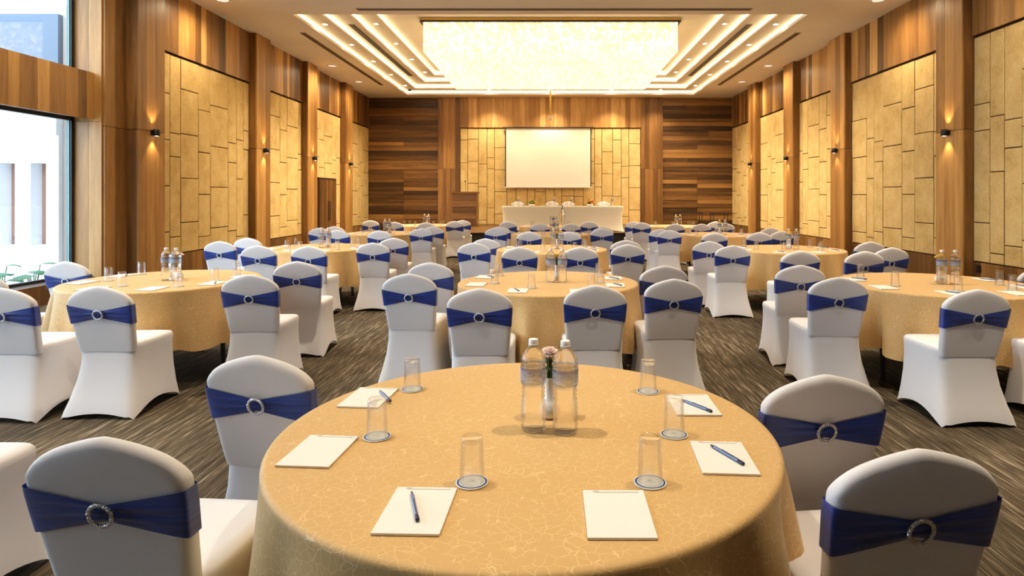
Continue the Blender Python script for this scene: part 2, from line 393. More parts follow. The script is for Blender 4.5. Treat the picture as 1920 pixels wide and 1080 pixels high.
# ---- back wall
WB = tag(box('wall_back', -7.0, 7.0, YB+.06, YB+.26, 0, ZC+.75, M['wood_dark']), 'stage end wall of timber boards around a sandstone field', 'wall', kind='structure')
XP0, XP1 = 4.18, 3.36
for sg in (-1, 1):
    pn = box('slat_panel', min(sg*XP0, sg*A), max(sg*XP0, sg*A), YB+.04, YB+.06, 0, ZC, M['wood_dark'], WB)
    z = 0.0; k = 0
    while z < ZC-.01:
        h = rnd.uniform(.13, .19)
        if ZC-(z+h) < .08: h = ZC-z
        cut = (5.48 if k % 2 else rnd.uniform(4.9, 6.2)) if z > 2.3 else 5.48
        for a, b in (((XP0+.01, cut), (cut+.006, A)) if (z < 2.3 or k % 3 == 0) else ((XP0+.01, A),)):
            t = rnd.choice([.02, .1, .18, .26, .36, .5])+rnd.uniform(-.05, .05)
            plank('plank', min(sg*a, sg*b), max(sg*a, sg*b), YB+.005+rnd.uniform(0, .02), YB+.04, z+.003, z+h-.003, pn, t, True)
        z += h; k += 1
    pv = box('plank_pilaster', min(sg*XP0, sg*XP1), max(sg*XP0, sg*XP1), YB-.05, YB+.06, 0, ZC, M['wood_dark'], WB)
    p = XP1; k = 0
    while p < XP0-.01:
        q = p+rnd.uniform(.12, .2)
        if XP0-q < .09: q = XP0
        for z0, z1 in ((0, ZJ-.05), (ZJ-.044, ZC)):
            plank('plank', min(sg*(p+.002), sg*(q-.002)), max(sg*(p+.002), sg*(q-.002)), YB-.08, YB-.05, z0, z1, pv, rnd.uniform(.15, .62))
        p = q
hd = box('timber_header', -XP1, XP1, YB-.05, YB+.06, ZH+.02, ZC, M['wood_dark'], WB)
p = -XP1
while p < XP1-.01:
    q = p+rnd.uniform(.12, .24)
    if XP1-q < .1: q = XP1
    plank('plank', p+.002, q-.002, YB-.08, YB-.05, ZH+.02, ZC, hd, rnd.uniform(.45, .9)); p = q
sp = box('stone_panel', -XP1, XP1, YB-.02, YB+.06, .40, ZH, M['grout'], WB)
for (c0, c1, i) in columns(-XP1, XP1, [.28, .40, .32, .28, .46, .34, .42]):
    zs = joints(i, c1-c0, .43, ZH)
    for z0, z1 in zip(zs, zs[1:]):
        tile(c0+.009, c1-.009, YB-.02-rnd.uniform(.016, .024), YB-.02, z0+.009, z1-.009, 'y', -1, sp)

# ---- ceiling with stepped tray
TX = [5.2, 4.8, 4.38, 3.96]; TY0 = [12.43, 12.88, 13.28, 13.68]; TY1 = [22.3, 21.87, 21.45, 21.05]; RISE = .15
mb = MB()
def ring(mb, ox0, ox1, oy0, oy1, ix0, ix1, iy0, iy1, z, t=.03):
    mb.box(ox0, ox1, oy0, iy0, z, z+t); mb.box(ox0, ox1, iy1, oy1, z, z+t)
    mb.box(ox0, ix0, iy0, iy1, z, z+t); mb.box(ix1, ox1, iy0, iy1, z, z+t)
ring(mb, -7.6, 7.2, YN-.2, YB+.3, -TX[0], TX[0], TY0[0], TY1[0], ZC, .06)
CE = mb.obj('ceiling', M['ceiling']); tag(CE, 'beige ceiling with a stepped recessed tray around the chandelier', 'ceiling', kind='structure')
for k in range(4):
    z = ZC+RISE*(k+1)
    mb = MB()
    if k < 3: ring(mb, -TX[k]-.1, TX[k]+.1, TY0[k]-.1, TY1[k]+.1, -TX[k+1], TX[k+1], TY0[k+1], TY1[k+1], z, .04)
    else: mb.box(-TX[3]-.1, TX[3]+.1, TY0[3]-.1, TY1[3]+.1, z, z+.05)
    # riser behind the light strip
    x, y0, y1 = TX[k], TY0[k], TY1[k]; zb = ZC+RISE*k+(.06 if k == 0 else .04)
    mb.box(-x-.1, -x-.06, y0-.1, y1+.1, zb, z); mb.box(x+.06, x+.1, y0-.1, y1+.1, zb, z)
    mb.box(-x-.06, x+.06, y0-.1, y0-.06, zb, z); mb.box(-x-.06, x+.06, y1+.06, y1+.1, zb, z)
    mb.obj('tray_step', M['ceiling'], CE)
    ms_ = MB(); za = zb+.015; zt = z-.01
    ms_.box(-x-.058, -x-.03, y0, y1, za, zt); ms_.box(x+.03, x+.058, y0, y1, za, zt)
    ms_.box(-x, x, y0-.058, y0-.03, za, zt); ms_.box(-x, x, y1+.03, y1+.058, za, zt)
    ms_.obj('light_strip', M['led'], CE)
# air slots in the plain ceiling and in the tray
def slot(label, x0, x1, y0, y1, z, dark=False, grp=None):
    o = box('air_slot', x0, x1, y0, y1, z-.012, z, M['slot'])
    tag(o, label, 'air vent', grp)
    n = 2
    for i in range(n):
        if (x1-x0) > (y1-y0):
            yy = y0+(i+.5)*(y1-y0)/n; box('slit', x0+.03, x1-.03, yy-.018, yy+.018, z-.014, z-.011, M['slot_dark'] if dark else M['grout'], o)
        else:
            xx = x0+(i+.5)*(x1-x0)/n; box('slit', xx-.022, xx+.022, y0+.03, y1-.03, z-.014, z-.011, M['slot_dark'] if dark else M['grout'], o)
slot('grey linear air slot crossing the ceiling on the entrance side of the tray', -3.8, 3.95, 12.02, 12.14, ZC)
for sg, wd in ((-1, 'window'), (1, 'far')):
    sd = 'the window wall' if sg < 0 else 'the wall opposite the windows'
    x = sg*5.56; slot('long grey linear air slot in the flat ceiling along '+sd, x-.06, x+.06, 13.8, 20.3, ZC)
    x = sg*4.60; slot('dark double air slot inside the tray on the side of '+sd, x-.07, x+.07, 14.2, 20.3, ZC+RISE*2, True)
ORDN = ['first', 'second', 'third', 'fourth', 'fifth']
def downlight(x, y, z, label, power=DOWN_W, grp='recessed downlights of the tray', cone=105):
    t = empty('downlight', (x, y, z)); tag(t, label, 'ceiling light', grp)
    MB().lathe([(.05, -.001), (.075, -.001), (.075, -.012), (.052, -.012), (.05, -.001)], 20, cap=False).obj('trim_ring', M['trim_white'], t, True)
    MB().lathe([(.052, -.004), (.052, -.009)], 20).obj('lamp', M['lamp'], t)
    ld = bpy.data.lights.new('downlight_beam', 'SPOT'); ld.energy = power; ld.color = WARM2; ld.spot_size = R(cone); ld.spot_blend = .8; ld.shadow_soft_size = .05
    lo = bpy.data.objects.new('beam', ld); lo.location = (0, 0, -.03); link(lo, t)
for sg in (-1, 1):
    sd = 'window side' if sg < 0 else 'side opposite the windows'
    for q, y in enumerate((13.66, 15.5, 17.4, 19.3, 21.2)):
        downlight(sg*5.0, y, ZC+RISE, 'downlight in outermost tray step, %s, %s from stage' % (sd, ORDN[4-q]), DOWN_W, 'outer tray downlights')
    for q, y in enumerate((14.7, 16.6, 18.5, 20.4)):
        downlight(sg*4.16, y, ZC+RISE*3, 'downlight in innermost tray step, %s, %s from stage' % (sd, ORDN[3-q]), DOWN_W, 'inner tray downlights')
for q, x in enumerate((3.95, 2.2, 0, -2.2)): downlight(x, 22.08, ZC+RISE, 'downlight of partly added tray row along stage side, %s from windows' % ORDN[3-q], DOWN_W*1.0)  # only the end lamp is real; the others are added to brighten the stage wall
# unseen downlights added as fill over the seating near the entrance
for sg in (-1, 1):
    for x in (1.6, 4.6):
        for q, y in enumerate((2.1, 5.6, 8.8)):
            wn2 = ORDN[{-4.6: 0, -1.6: 1, 1.6: 2, 4.6: 3}[round(sg*x, 1)]]
            downlight(sg*x, y, ZC, 'added fill downlight in the flat ceiling, %s from windows, %s row from entrance' % (wn2, ORDN[q]), FILL_W, 'added flat ceiling fill lights', 80)
for sg in (-1, 1):
    sd = 'window wall' if sg < 0 else 'wall opposite the windows'
    for y, q in ((7.8, 'fourth from stage'), (11.5, 'third from stage'), (17.3, 'second from stage'), (19.7, 'nearest the stage')):
        t = empty('wall_washer', (sg*6.13, y, ZC)); tag(t, 'round recessed ceiling lamp along the %s, %s' % (sd, q), 'ceiling light', 'wall washing lamps')
        MB().lathe([(.15, 0), (.15, -.014), (.13, -.018), (.11, -.002)], 28, cap=False).obj('rim', M['trim_white'], t, True)
        MB().lathe([(.11, -.004), (.11, -.010)], 28).obj('diffuser', M['wash'], t)
        ld = bpy.data.lights.new('washer_beam', 'SPOT'); ld.energy = WASH_W; ld.color = WARM; ld.spot_size = R(165); ld.spot_blend = 1.0; ld.shadow_soft_size = .1
        lo = bpy.data.objects.new('beam', ld); lo.location = (0, 0, -.05); link(lo, t)
t = empty('security_camera', (-5.02, 21.95, ZC+RISE)); tag(t, 'tiny dark dome camera in the tray corner', 'camera')
MB().lathe([(.06, 0), (.06, -.03), (.045, -.06), (.02, -.075)], 16).obj('dome', M['black'], t, True)
MB().lathe([(.075, 0), (.075, -.012)], 16).obj('mount', M['trim_white'], t)

# ---- chandelier
ch = empty('chandelier', (0, 17.37, ZC+RISE*4)); tag(ch, 'huge rectangular crystal strand chandelier glowing in the ceiling tray', 'chandelier')
CX, CY0, CY1 = 3.05, -2.6, 2.6; ZT = -.055; ZBOT = 4.95-(ZC+RISE*4)
mb = MB()
mb.box(-CX-.05, CX+.05, CY0-.05, CY1+.05, ZT-.02, 0); mb.obj('ceiling_plate', M['gold'], ch)
mb = MB(); ring(mb, -CX-.07, CX+.07, CY0-.07, CY1+.07, -CX-.04, CX+.04, CY0-.04, CY1+.04, ZT-.05, .05); mb.obj('edge_frame', M['black'], ch)
mb = MB()
nx, ny = 128, 84
for i in range(nx):
    for j in range(ny):
        edge = i in (0, nx-1) or j in (0, ny-1)
        if not edge and (i+j) % 2: continue
        x = -CX+2*CX*i/(nx-1); y = CY0+(CY1-CY0)*j/(ny-1)
        if not edge: x += rnd.uniform(-.012, .012); y += rnd.uniform(-.012, .012)
        zb = ZBOT+rnd.uniform(-.004, .012); r = .0105 if edge else .014; zt = ZT-.02 if edge else ZBOT+.20
        v = []
        for z in (zb, zt):
            for q in range(3):
                a = q*2*PI/3+(i*7+j*3) % 5; v.append((x+r*math.cos(a), y+r*math.sin(a), z))
        mb.add(v, [(0, 1, 4, 3), (1, 2, 5, 4), (2, 0, 3, 5), (2, 1, 0)])
def strand(x, y, zb, zt, r, ph):
    v = []
    for z in (zb, zt):
        for q in range(3): a = q*2*PI/3+ph; v.append((x+r*math.cos(a), y+r*math.sin(a), z))
    mb.add(v, [(0, 1, 4, 3), (1, 2, 5, 4), (2, 0, 3, 5), (2, 1, 0)])
for lay in (.012, .05):                     # dense curtain on the four sides
    for i in range(300):
        x = -CX+2*CX*(i+.5+lay*10)/301
        for y in (CY0+lay, CY1-lay): strand(x, y, ZBOT+rnd.uniform(-.004, .006), ZT-.02, .008, i)
    for j in range(250):
        y = CY0+(CY1-CY0)*(j+.5+lay*10)/251
        for x in (-CX+lay, CX-lay): strand(x, y, ZBOT+rnd.uniform(-.004, .006), ZT-.02, .008, j)
o = mb.obj('crystal_strands', M['crystal'], ch); o['kind'] = 'stuff'
mb = MB()
for zz in (-.22, -.48):
    for yy in (-2.2, -.75, .75, 2.2):
        mb.box(-2.9, 2.9, yy-.02, yy+.02, zz-.02, zz+.02)
    for xx in (-2.8, 2.8): mb.box(xx-.02, xx+.02, -2.2, 2.2, zz-.02, zz+.02)
mb.obj('lamp_rail', emit('chandelier_lamps', (1, .84, .56), 2.0), ch)
# projector pole
t = empty('projector_mount', (0, 20.3, ZC+RISE*4)); tag(t, 'thin brass projector pole hanging in front of the screen', 'projector mount')
MB().lathe([(.032, 0), (.032, -1.62)], 12).obj('pole', M['pole'], t, True)
MB().lathe([(.07, 0), (.07, -.02), (.03, -.03)], 16).obj('ceiling_flange', M['gold'], t, True)
mb = MB(); mb.box(-.08, .08, -.06, .06, -1.66, -1.63); mb.box(-.075, -.06, -.05, .05, -1.76, -1.66); mb.box(.06, .075, -.05, .05, -1.76, -1.66); mb.obj('bracket', M['trim_white'], t)
MB().lathe([(.045, -1.70), (.05, -1.74), (.03, -1.78)], 14).obj('cable_box', M['trim_white'], t, True)

# ---- sconces
def sconce(sg, y, q):
    t = empty('wall_sconce', (sg*AP, y, 2.54), 0)
    tag(t, 'small black up-and-down wall sconce on %s, %s pilaster from stage' % ('window wall' if sg < 0 else 'wall opposite windows', q), 'wall light', 'wall sconces')
    s = -sg
    mb = MB(); mb.lathe([(.042, -.055), (.05, -.05), (.05, .05), (.042, .055)], 18, cx=s*.075); mb.obj('housing', M['black'], t, True)
    mb = MB(); mb.box(min(0, s*.03), max(0, s*.03), -.04, .04, -.04, .04); mb.obj('wall_bracket', M['black'], t)
    for d in (1, -1):
        MB().lathe([(.030, d*.0545), (.030, d*.0555)] if d > 0 else [(.030, -.0555), (.030, -.0545)], 16, cx=s*.075).obj('lens', M['sconce_lamp'], t)
        ld = bpy.data.lights.new('sconce_beam', 'SPOT'); ld.energy = SCONCE_W; ld.color = (1, .78, .48); ld.spot_size = R(80); ld.spot_blend = .6; ld.shadow_soft_size = .03
        lo = bpy.data.objects.new('beam', ld); lo.location = (s*.075, 0, d*.07); lo.rotation_euler = (PI if d > 0 else 0, 0, 0); link(lo, t)
for sg in (-1, 1):
    for y, q in zip(PC, ('fourth', 'third', 'second', 'first')): sconce(sg, y, q)

# ---- door in the window-side wall
d1 = empty('door_1', (-A+.01, 18.69, 0)); tag(d1, 'dark timber double door in the sandstone wall near the stage', 'door', kind='structure')
for s in (-1, 1):
    y0, y1 = (-.68, -.004) if s < 0 else (.004, .68)
    lf = box('door_leaf', -.01, .035, y0, y1, .01, 1.98, M['wood_dark'], d1)
    for k in range(4):
        a = y0+k*(y1-y0)/4; plank('plank', .035, .045, a+.002, a+(y1-y0)/4-.002, .01, 1.98, lf, rnd.uniform(.05, .35))
    mb = MB(); yy = s*.06; mb.tube([(.06, yy, .75), (.085, yy, .78), (.085, yy, 1.32), (.06, yy, 1.35)], .012); mb.obj('pull_handle', M['black'], lf)
mb = MB(); mb.box(-.01, .03, -.74, -.685, 0, 2.03); mb.box(-.01, .03, .685, .74, 0, 2.03); mb.box(-.01, .03, -.74, .74, 1.985, 2.03); mb.obj('door_frame', M['wood_dark'], d1)

# ---- stage, screen, lectern, head tables
ZST = .434
st = tag(box('stage', -3.55, 3.55, 17.9, YB-.09, 0, ZST-.02, M['stage_front']), 'low stage with dark skirt against the end wall', 'stage')
for k in range(24):
    x = -3.57+k*7.14/24; plank('stage_board', x+.002, x+7.14/24-.002, 17.86, YB-.09, ZST-.02, ZST, st, rnd.uniform(.05, .3))
sc = empty('projection_screen', (-.08, YB-.16, 0)); tag(sc, 'white pull-down projection screen over the sandstone field', 'screen')
box('fabric', -1.56, 1.56, 0, .006, 1.84, 4.0, M['screen'], sc)
for s in (-1, 1): box('black_border', min(s*1.56, s*1.595), max(s*1.56, s*1.595), -.001, .006, 1.84, 4.0, M['black'], sc)
box('bottom_bar', -1.64, 1.64, -.02, .02, 1.80, 1.84, M['trim_white'], sc)
box('case', -1.70, 1.70, -.035, .05, 4.0, 4.05, M['wood_dark'], sc)
# lectern
lc = empty('lectern', (-2.98, 21.6, ZST)); tag(lc, 'tapered timber lectern with a gooseneck microphone on the stage', 'lectern')
def frus(w0, w1, d0, d1, z0, z1):
    v = [(-w0, -d0, z0), (w0, -d0, z0), (w0, d0, z0), (-w0, d0, z0), (-w1, -d1, z1), (w1, -d1, z1), (w1, d1, z1), (-w1, d1, z1)]
    return MB().add(v, [(3,2,1,0),(4,5,6,7),(0,1,5,4),(1,2,6,5),(2,3,7,6),(3,0,4,7)])
o = frus(.40, .435, .24, .27, .02, 1.14).obj('body', M['wood_h'], lc); o['tone'] = .4; o['seed'] = 3.
for k in range(5):
    z0 = .06+k*.212; wz = .395+.03*z0
    o = box('front_board', -wz, wz, -.30, -.26, z0, z0+.204, M['wood_h'], lc); o['tone'] = [.2, .36, .16, .4, .25][k]; o['seed'] = k*4.+1
o = frus(.46, .47, .30, .31, 1.14, 1.21).obj('top', M['wood_h'], lc); o['tone'] = .35; o['seed'] = 9.
o = frus(.42, .42, .31, .31, 0, .05).obj('plinth', M['wood_h'], lc); o['tone'] = .2; o['seed'] = 12.
MB().tube([(0, .02, 1.2), (0, .02, 1.35), (0, -.01, 1.48), (0, -.05, 1.56)], .006).obj('microphone_stem', M['black'], lc)
MB().lathe([(.008, 1.55), (.022, 1.56), (.024, 1.59), (.01, 1.61)], 10, 0, -.055).obj('microphone', M['black'], lc, True)

def sgnpow(c, p): return math.copysign(abs(c)**p, c)
def super_ring(hx0, hx1, y0, y1, n, e):
    """rounded rectangle, evenly sampled; half width hx0 at y0 and hx1 at y1; third value is 1 at corners, 0 mid-side"""
    out = []; m_ = n//4
    for sd in range(4):
        for k in range(m_):
            q = -1+2*k/m_; q = math.copysign(abs(q)**.85, q)
            X, Y = [(1, q), (-q, 1), (-1, -q), (q, -1)][sd]
            g = (abs(X)**e+abs(Y)**e)**(1/e); X /= g; Y /= g; t = (Y+1)/2
            out.append(((hx0+(hx1-hx0)*t)*X, y0+(y1-y0)*t, abs(q)))
    return out
def head_table(x, y, label):
    t = empty('head_table', (x, y, ZST)); tag(t, label, 'table', 'head tables on the stage')
    box('tabletop', -.88, .88, -.36, .36, .70, .735, M['table_wood'], t)
    for sx in (-1, 1):
        for sy in (-1, 1):
            MB().tube([(sx*.78, sy*.28, 0), (sx*.78, sy*.28, .70)], .018).obj('leg', M['table_leg'], t)
    v = []; f = []; n = 64
    rows = [(.0, .92, .40), (.02, .905, .39), (.25, .865, .36), (.5, .865, .365), (.68, .895, .385), (.738, .91, .395), (.75, .905, .39)]
    for z, hx, hy in rows:
        for (px, py, cn) in super_ring(hx, hx, -hy, hy, n, 14):
            v.append((px, py, z+(0.05*(1-cn**2) if z < .03 else 0)))
    for k in range(len(rows)-1):
        for i in range(n): j = (i+1) % n; f.append((k*n+i, k*n+j, (k+1)*n+j, (k+1)*n+i))
    f.append(tuple(range((len(rows)-1)*n, len(rows)*n)))
    o = obj('stretch_cover', autosmooth(mesh('stretch_cover', v, f, M['skirt']), 50)); o.location = (x, y, ZST)
    tag(o, 'ivory stretch cover over '+label, 'tablecloth', 'head table covers')
head_table(-.56, 18.78, 'stage table nearer the lectern')
head_table(1.29, 18.78, 'stage table farther from the lectern')

# ------------------------------------------------------------------ chair
def chair_meshes():
    nu, nv = 32, 20; T = .029; z0 = .43
    def W(z): return .186+.028*min(1, max(0, (z-.43)/.3))**.8
    def yc(z): return .125-.105*((z-.43)/.455)**.9 if z > .43 else .125
    def ztop(u):
        u = abs(u); return .888-.060*u**1.3-.060*(1-math.sqrt(max(0, 1-u**5)))
    v = []; f = []; idx = {}
    for side in (0, 1):
        for j in range(nv+1):
            for i in range(nu+1):
                s = -1+2*i/nu; u = math.sin(s*PI/2); vv = math.sin(j/nv*PI/2)
                border = i in (0, nu) or j == nv
                if side == 1 and border: idx[(1, i, j)] = idx[(0, i, j)]; continue
                zt = ztop(u); z = z0+(zt-z0)*vv; x = u*W(z)
                e = max(abs(u), vv); th = T*max(0, 1-e**22)**.5
                pad = .006*(1-u*u)*(1-vv**4)
                y = yc(z)+(-th if side == 0 else th+pad)
                idx[(side, i, j)] = len(v); v.append((x, y, z))
    for side in (0, 1):
        for j in range(nv):
            for i in range(nu):
                q = (idx[(side, i, j)], idx[(side, i+1, j)], idx[(side, i+1, j+1)], idx[(side, i, j+1)])
                f.append(q if side == 0 else tuple(reversed(q)))
    back = autosmooth(mesh('back_cover', v, f, M['cover']), 60)
    # seat and skirt
    n = 56; v = []; f = []
    rows = []
    #      z,   hx rear, hx front, y rear, y front, arch, exponent
    rows += [(.0, .262, .248, -.012, .560, 1, 9), (.03, .256, .244, -.004, .556, 1, 9), (.12, .236, .232, .030, .546, .45, 8), (.24, .214, .222, .068, .538, .1, 7),
             (.34, .203, .216, .092, .533, 0, 7), (.42, .202, .216, .100, .530, 0, 7), (.455, .206, .219, .100, .534, 0, 7), (.475, .204, .217, .102, .531, 0, 7), (.487, .196, .208, .108, .522, 0, 7),
             (.491, .16, .17, .14, .48, 0, 6), (.494, .09, .10, .22, .40, 0, 5), (.495, .02, .02, .30, .33, 0, 3)]
    for (z, h0, h1, y0, y1, ar, ex) in rows:
        cyy = (y0+y1)/2
        for (px, py, cn) in super_ring(h0, h1, y0, y1, n, ex):
            k = 1-cn**2
            side = abs(px)/max(h0, h1)
            arch = (.075 if abs(px) > .2 else .04)*k*ar if z < .2 else 0
            pull = .05*k*(1 if z < .36 else 0)*(1-z/.4)
            v.append((px*(1-pull), cyy+(py-cyy)*(1-pull), z+arch))
    for k in range(len(rows)-1):
        for i in range(n): j = (i+1) % n; f.append((k*n+i, k*n+j, (k+1)*n+j, (k+1)*n+i))
    f.append(tuple(range((len(rows)-1)*n, len(rows)*n)))
    seat = autosmooth(mesh('seat_cover', v, f, M['cover']), 60)
    # sash
    n = 96; nr = 14; v = []; f = []; zc = .694; RG = super_ring(1, 1, -1, 1, n, 9)
    for r in range(nr+1):
        t = -1+2*r/nr
        for i in range(n):
            cx, sy, cn = RG[i]
            rear = sy < 0
            u = abs(cx)
            h = .066 if not rear else .022+.044*min(1, u)**1.0
            z = zc+t*h+.010*(1-u)*(1 if rear else 0)*0
            wv = W(z)+.002
            th = T+.002
            y = yc(z)+th*sy
            if rear:
                g = max(0, 1-u); rip = math.sin(t*8.5+2.5*u+(3 if cx > 0 else 0))
                y -= .0035+.006*g*(1-abs(t)**3)+.0028*rip*(g**.7)*(1-t*t)
            v.append((wv*cx, y, z))
    for r in range(nr):
        for i in range(n): j = (i+1) % n; f.append((r*n+i, r*n+j, (r+1)*n+j, (r+1)*n+i))
    sash = autosmooth(mesh('sash', v, f, M['sash']), 70)
    # buckle
    v = []; f = []; nR, nr = 60, 8; Rr, r0 = .0295, .0056
    yb = yc(zc)-T-.019
    for i in range(nR):
        a = 2*PI*i/nR; rr = r0*(1+.13*math.cos(i*PI))
        for j in range(nr):
            b = 2*PI*j/nr; q = Rr+rr*math.cos(b)
            v.append((q*math.cos(a)*1.04, yb+rr*.8*math.sin(b)-.22*q*math.sin(a), zc+q*math.sin(a)))
    for i in range(nR):
        for j in range(nr):
            f.append((i*nr+j, i*nr+(j+1) % nr, ((i+1) % nR)*nr+(j+1) % nr, ((i+1) % nR)*nr+j))
    buckle = mesh('buckle', v, f, M['buckle'], True)
    foot = MB()
    for x, y in ((-.225, .02), (.225, .02), (-.22, .53), (.22, .53)): foot.lathe([(.012, .0), (.014, .02), (.012, .03)], 8, x, y)
    return back, seat, sash, buckle
CH = chair_meshes()
for me in CH:
    bm = bmesh.new(); bm.from_mesh(me); bmesh.ops.recalc_face_normals(bm, faces=bm.faces); bm.to_mesh(me); bm.free()
def chair(x, y, rz, label, group, z=0):
    t = empty('covered_chair', (x, y, z), rz); tag(t, label, 'chair', group)
    obj('back_cover', CH[0], t); obj('seat_cover', CH[1], t)
    s = obj('sash', CH[2], t); b = obj('buckle', CH[3], s)
    return t

# ------------------------------------------------------------------ table dressing
RT = .76; ZT_ = .76
def cloth_mesh(seed):
    r_ = random.Random(seed); n = 176; v = []; f = []
    ph = [r_.uniform(0, 2*PI) for _ in range(4)]; ks = [11+seed % 3, 17, 5, 29]
    prof = [(.0005, .0, 0), (.2, 0, 0), (.45, 0, 0), (.62, 0, 0), (.72, 0, 0), (.746, 0, 0), (.753, -.0015, 0), (.758, -.005, 0), (.761, -.010, .0), (.762, -.018, .004), (.7625, -.028, .01)]
    for k in range(1, 15):
        s = k/14; prof.append((.763+.045*s**1.2, -.028-.455*s, s))
    for (r, dz, s) in prof:
        for i in range(n):
            a = 2*PI*i/n; am = 1+.55*math.sin(2*a+ph[2])
            w = math.sin(ks[0]*a+ph[0]+.5*math.sin(3*a))*.55+math.sin(ks[1]*a+ph[1])*.35+math.sin(ks[3]*a+ph[3])*.12
            w = w-.25*w*w
            rr = r+(.070*s**.75)*w*am if s else r
            hem = (.012*math.sin(3*a+ph[2])-.012*w)*s*s
            v.append((rr*math.cos(a), rr*math.sin(a), ZT_+dz+hem))
    for k in range(len(prof)-1):
        for i in range(n): j = (i+1) % n; f.append((k*n+i, (k+1)*n+i, (k+1)*n+j, k*n+j))
    f.append(tuple(range(n)))
    return mesh('tablecloth', v, f, M['cloth'], True)
CLOTHS = [cloth_mesh(s) for s in (3, 4, 8)]
TOP = MB().lathe([(.735, .725), (.745, .73), (.745, .745), (.735, .752)], 48).me('tabletop', M['table_wood'])
def leg_me():
    mb = MB(); mb.tube([(0, 0, 0), (0, 0, .72)], .02, 8); mb.lathe([(.026, 0), (.026, .03), (.02, .035)], 10); return mb.me('leg', M['table_leg'])
LEG = leg_me()
APR = MB().box(-.45, .45, -.03, .03, .66, .72).me('apron', M['table_leg'])
def glass_me():
    pr = [(.031, .0), (.0315, .002), (.0300, .05), (.0282, .105), (.0275, .112), (.0260, .114), (.010, .1125)]
    inn = [(.0095, .100), (.0245, .100), (.0262, .096), (.0282, .05), (.0298, .002), (.0304, .0)]
    prof = pr+inn
    n = 28; v = []; f = []
    for (r, z) in prof:
        for i in range(n): a = 2*PI*i/n; v.append((r*math.cos(a), r*math.sin(a), z))
    m_ = len(prof)
    for k in range(m_):
        if k == 6: continue
        k2 = (k+1) % m_
        for i in range(n): j = (i+1) % n; f.append((k*n+i, k*n+j, k2*n+j, k2*n+i))
    f.append(tuple(range(6*n, 7*n))); f.append(tuple(reversed(range(7*n, 8*n))))
    me = mesh('glass_body', v, f, M['glass']); autosmooth(me, 35)
    bm = bmesh.new(); bm.from_mesh(me); bmesh.ops.recalc_face_normals(bm, faces=bm.faces); bm.to_mesh(me); bm.free(); return me
GLASS = glass_me()
COAST = MB().lathe([(.041, 0), (.0415, .001), (.0415, .0022), (.041, .003)], 40).me('coaster', M['coaster'])
def annulus(r0, r1, z, n=40):
    v = []; f = []
    for i in range(n):
        a = 2*PI*i/n; v += [(r0*math.cos(a), r0*math.sin(a), z), (r1*math.cos(a), r1*math.sin(a), z)]
    for i in range(n): j = (i+1) % n; f.append((2*i, 2*i+1, 2*j+1, 2*j))
    return v, f
CRING = mesh('printed_ring', *annulus(.0335, .0382, .0032), M['print_blue'])
mb = MB(); mb.box(-.006, .006, .004, .009, .0031, .0033); mb.box(-.016, .016, -.0025, -.0005, .0031, .0033); CLOGO = mb.me('printed_emblem', M['print_grey'])
PAD = MB().box(-.074, .074, -.105, .105, 0, .005).me('notepad', M['paper'])
mb = MB(); mb.box(-.045, .060, .092, .097, .005, .0052); mb.box(-.050, -.036, .094, .102, .005, .0052); PADP = mb.me('printed_header', M['print_grey'])
def pen_parts():
    a = MB(); b = MB(); 
    def xl(prof, n=10):
        m_ = MB().lathe(prof, n); m_.v = [(z, x, y+.0048) for (x, y, z) in m_.v]; return m_
    return (xl([(.0042, -.055), (.0046, -.05), (.0046, .045), (.0042, .05)]).me('barrel', M['pen_body'], True),
            xl([(.0048, .050), (.005, .055), (.005, .066), (.004, .070)]).me('end_cap', M['pen_dark'], True),
            xl([(.0012, -.070), (.0038, -.056)]).me('tip', M['pen_dark'], True),
            MB().box(-.02, .05, -.0008, .0008, .0094, .0106).me('clip', M['pen_dark']))
PEN = pen_parts()
def bottle_parts():
    pr = [(.030, 0), (.0365, .004), (.0385, .012), (.0385, .030), (.0370, .036), (.0385, .042), (.0378, .049), (.0388, .056), (.0378, .063), (.0385, .07), (.0365, .085)]
    for k in range(9):
        z = .090+k*.0065; pr.append((.0325+.0030*abs(math.cos(k*PI/2))+.0016*(abs(k-4)/4), z))
    pr += [(.0392, .150), (.0395, .196), (.0395, .198), (.0382, .2005), (.0395, .203), (.0395, .208), (.0382, .2105), (.039, .213), (.0375, .222), (.033, .236), (.0255, .249), (.0165, .258), (.0135, .262), (.0128, .268)]
    body = MB().lathe(pr, 32).me('bottle_body', M['water'], True); body = autosmooth(body, 50)
    cap = MB().lathe([(.0155, .262), (.016, .264), (.016, .266), (.0148, .267), (.0148, .279), (.0135, .281)], 24).me('cap', M['cap']); autosmooth(cap, 40)
    lab = MB().lathe([(.0400, .147), (.0402, .150), (.0402, .195), (.0400, .197)], 32, cap=False).me('label', M['label'], True)
    return body, cap, lab
BOT = bottle_parts()
VASE = autosmooth(MB().lathe([(.020, 0), (.030, .004), (.034, .02), (.033, .036), (.024, .052), (.0155, .066), (.0145, .10), (.0155, .128), (.017, .132), (.0135, .131), (.0125, .10)], 28).me('vase', M['vase']), 60)
STEM = MB()
for k in range(5):
    a = k*1.26; STEM.tube([(.004*math.cos(a), .004*math.sin(a), .06), (.007*math.cos(a), .007*math.sin(a), .14), (.006*math.cos(a+.4), .006*math.sin(a+.4), .20)], [.003, .0035, .003], 6)
STEM = STEM.me('stem', M['stem'], True)
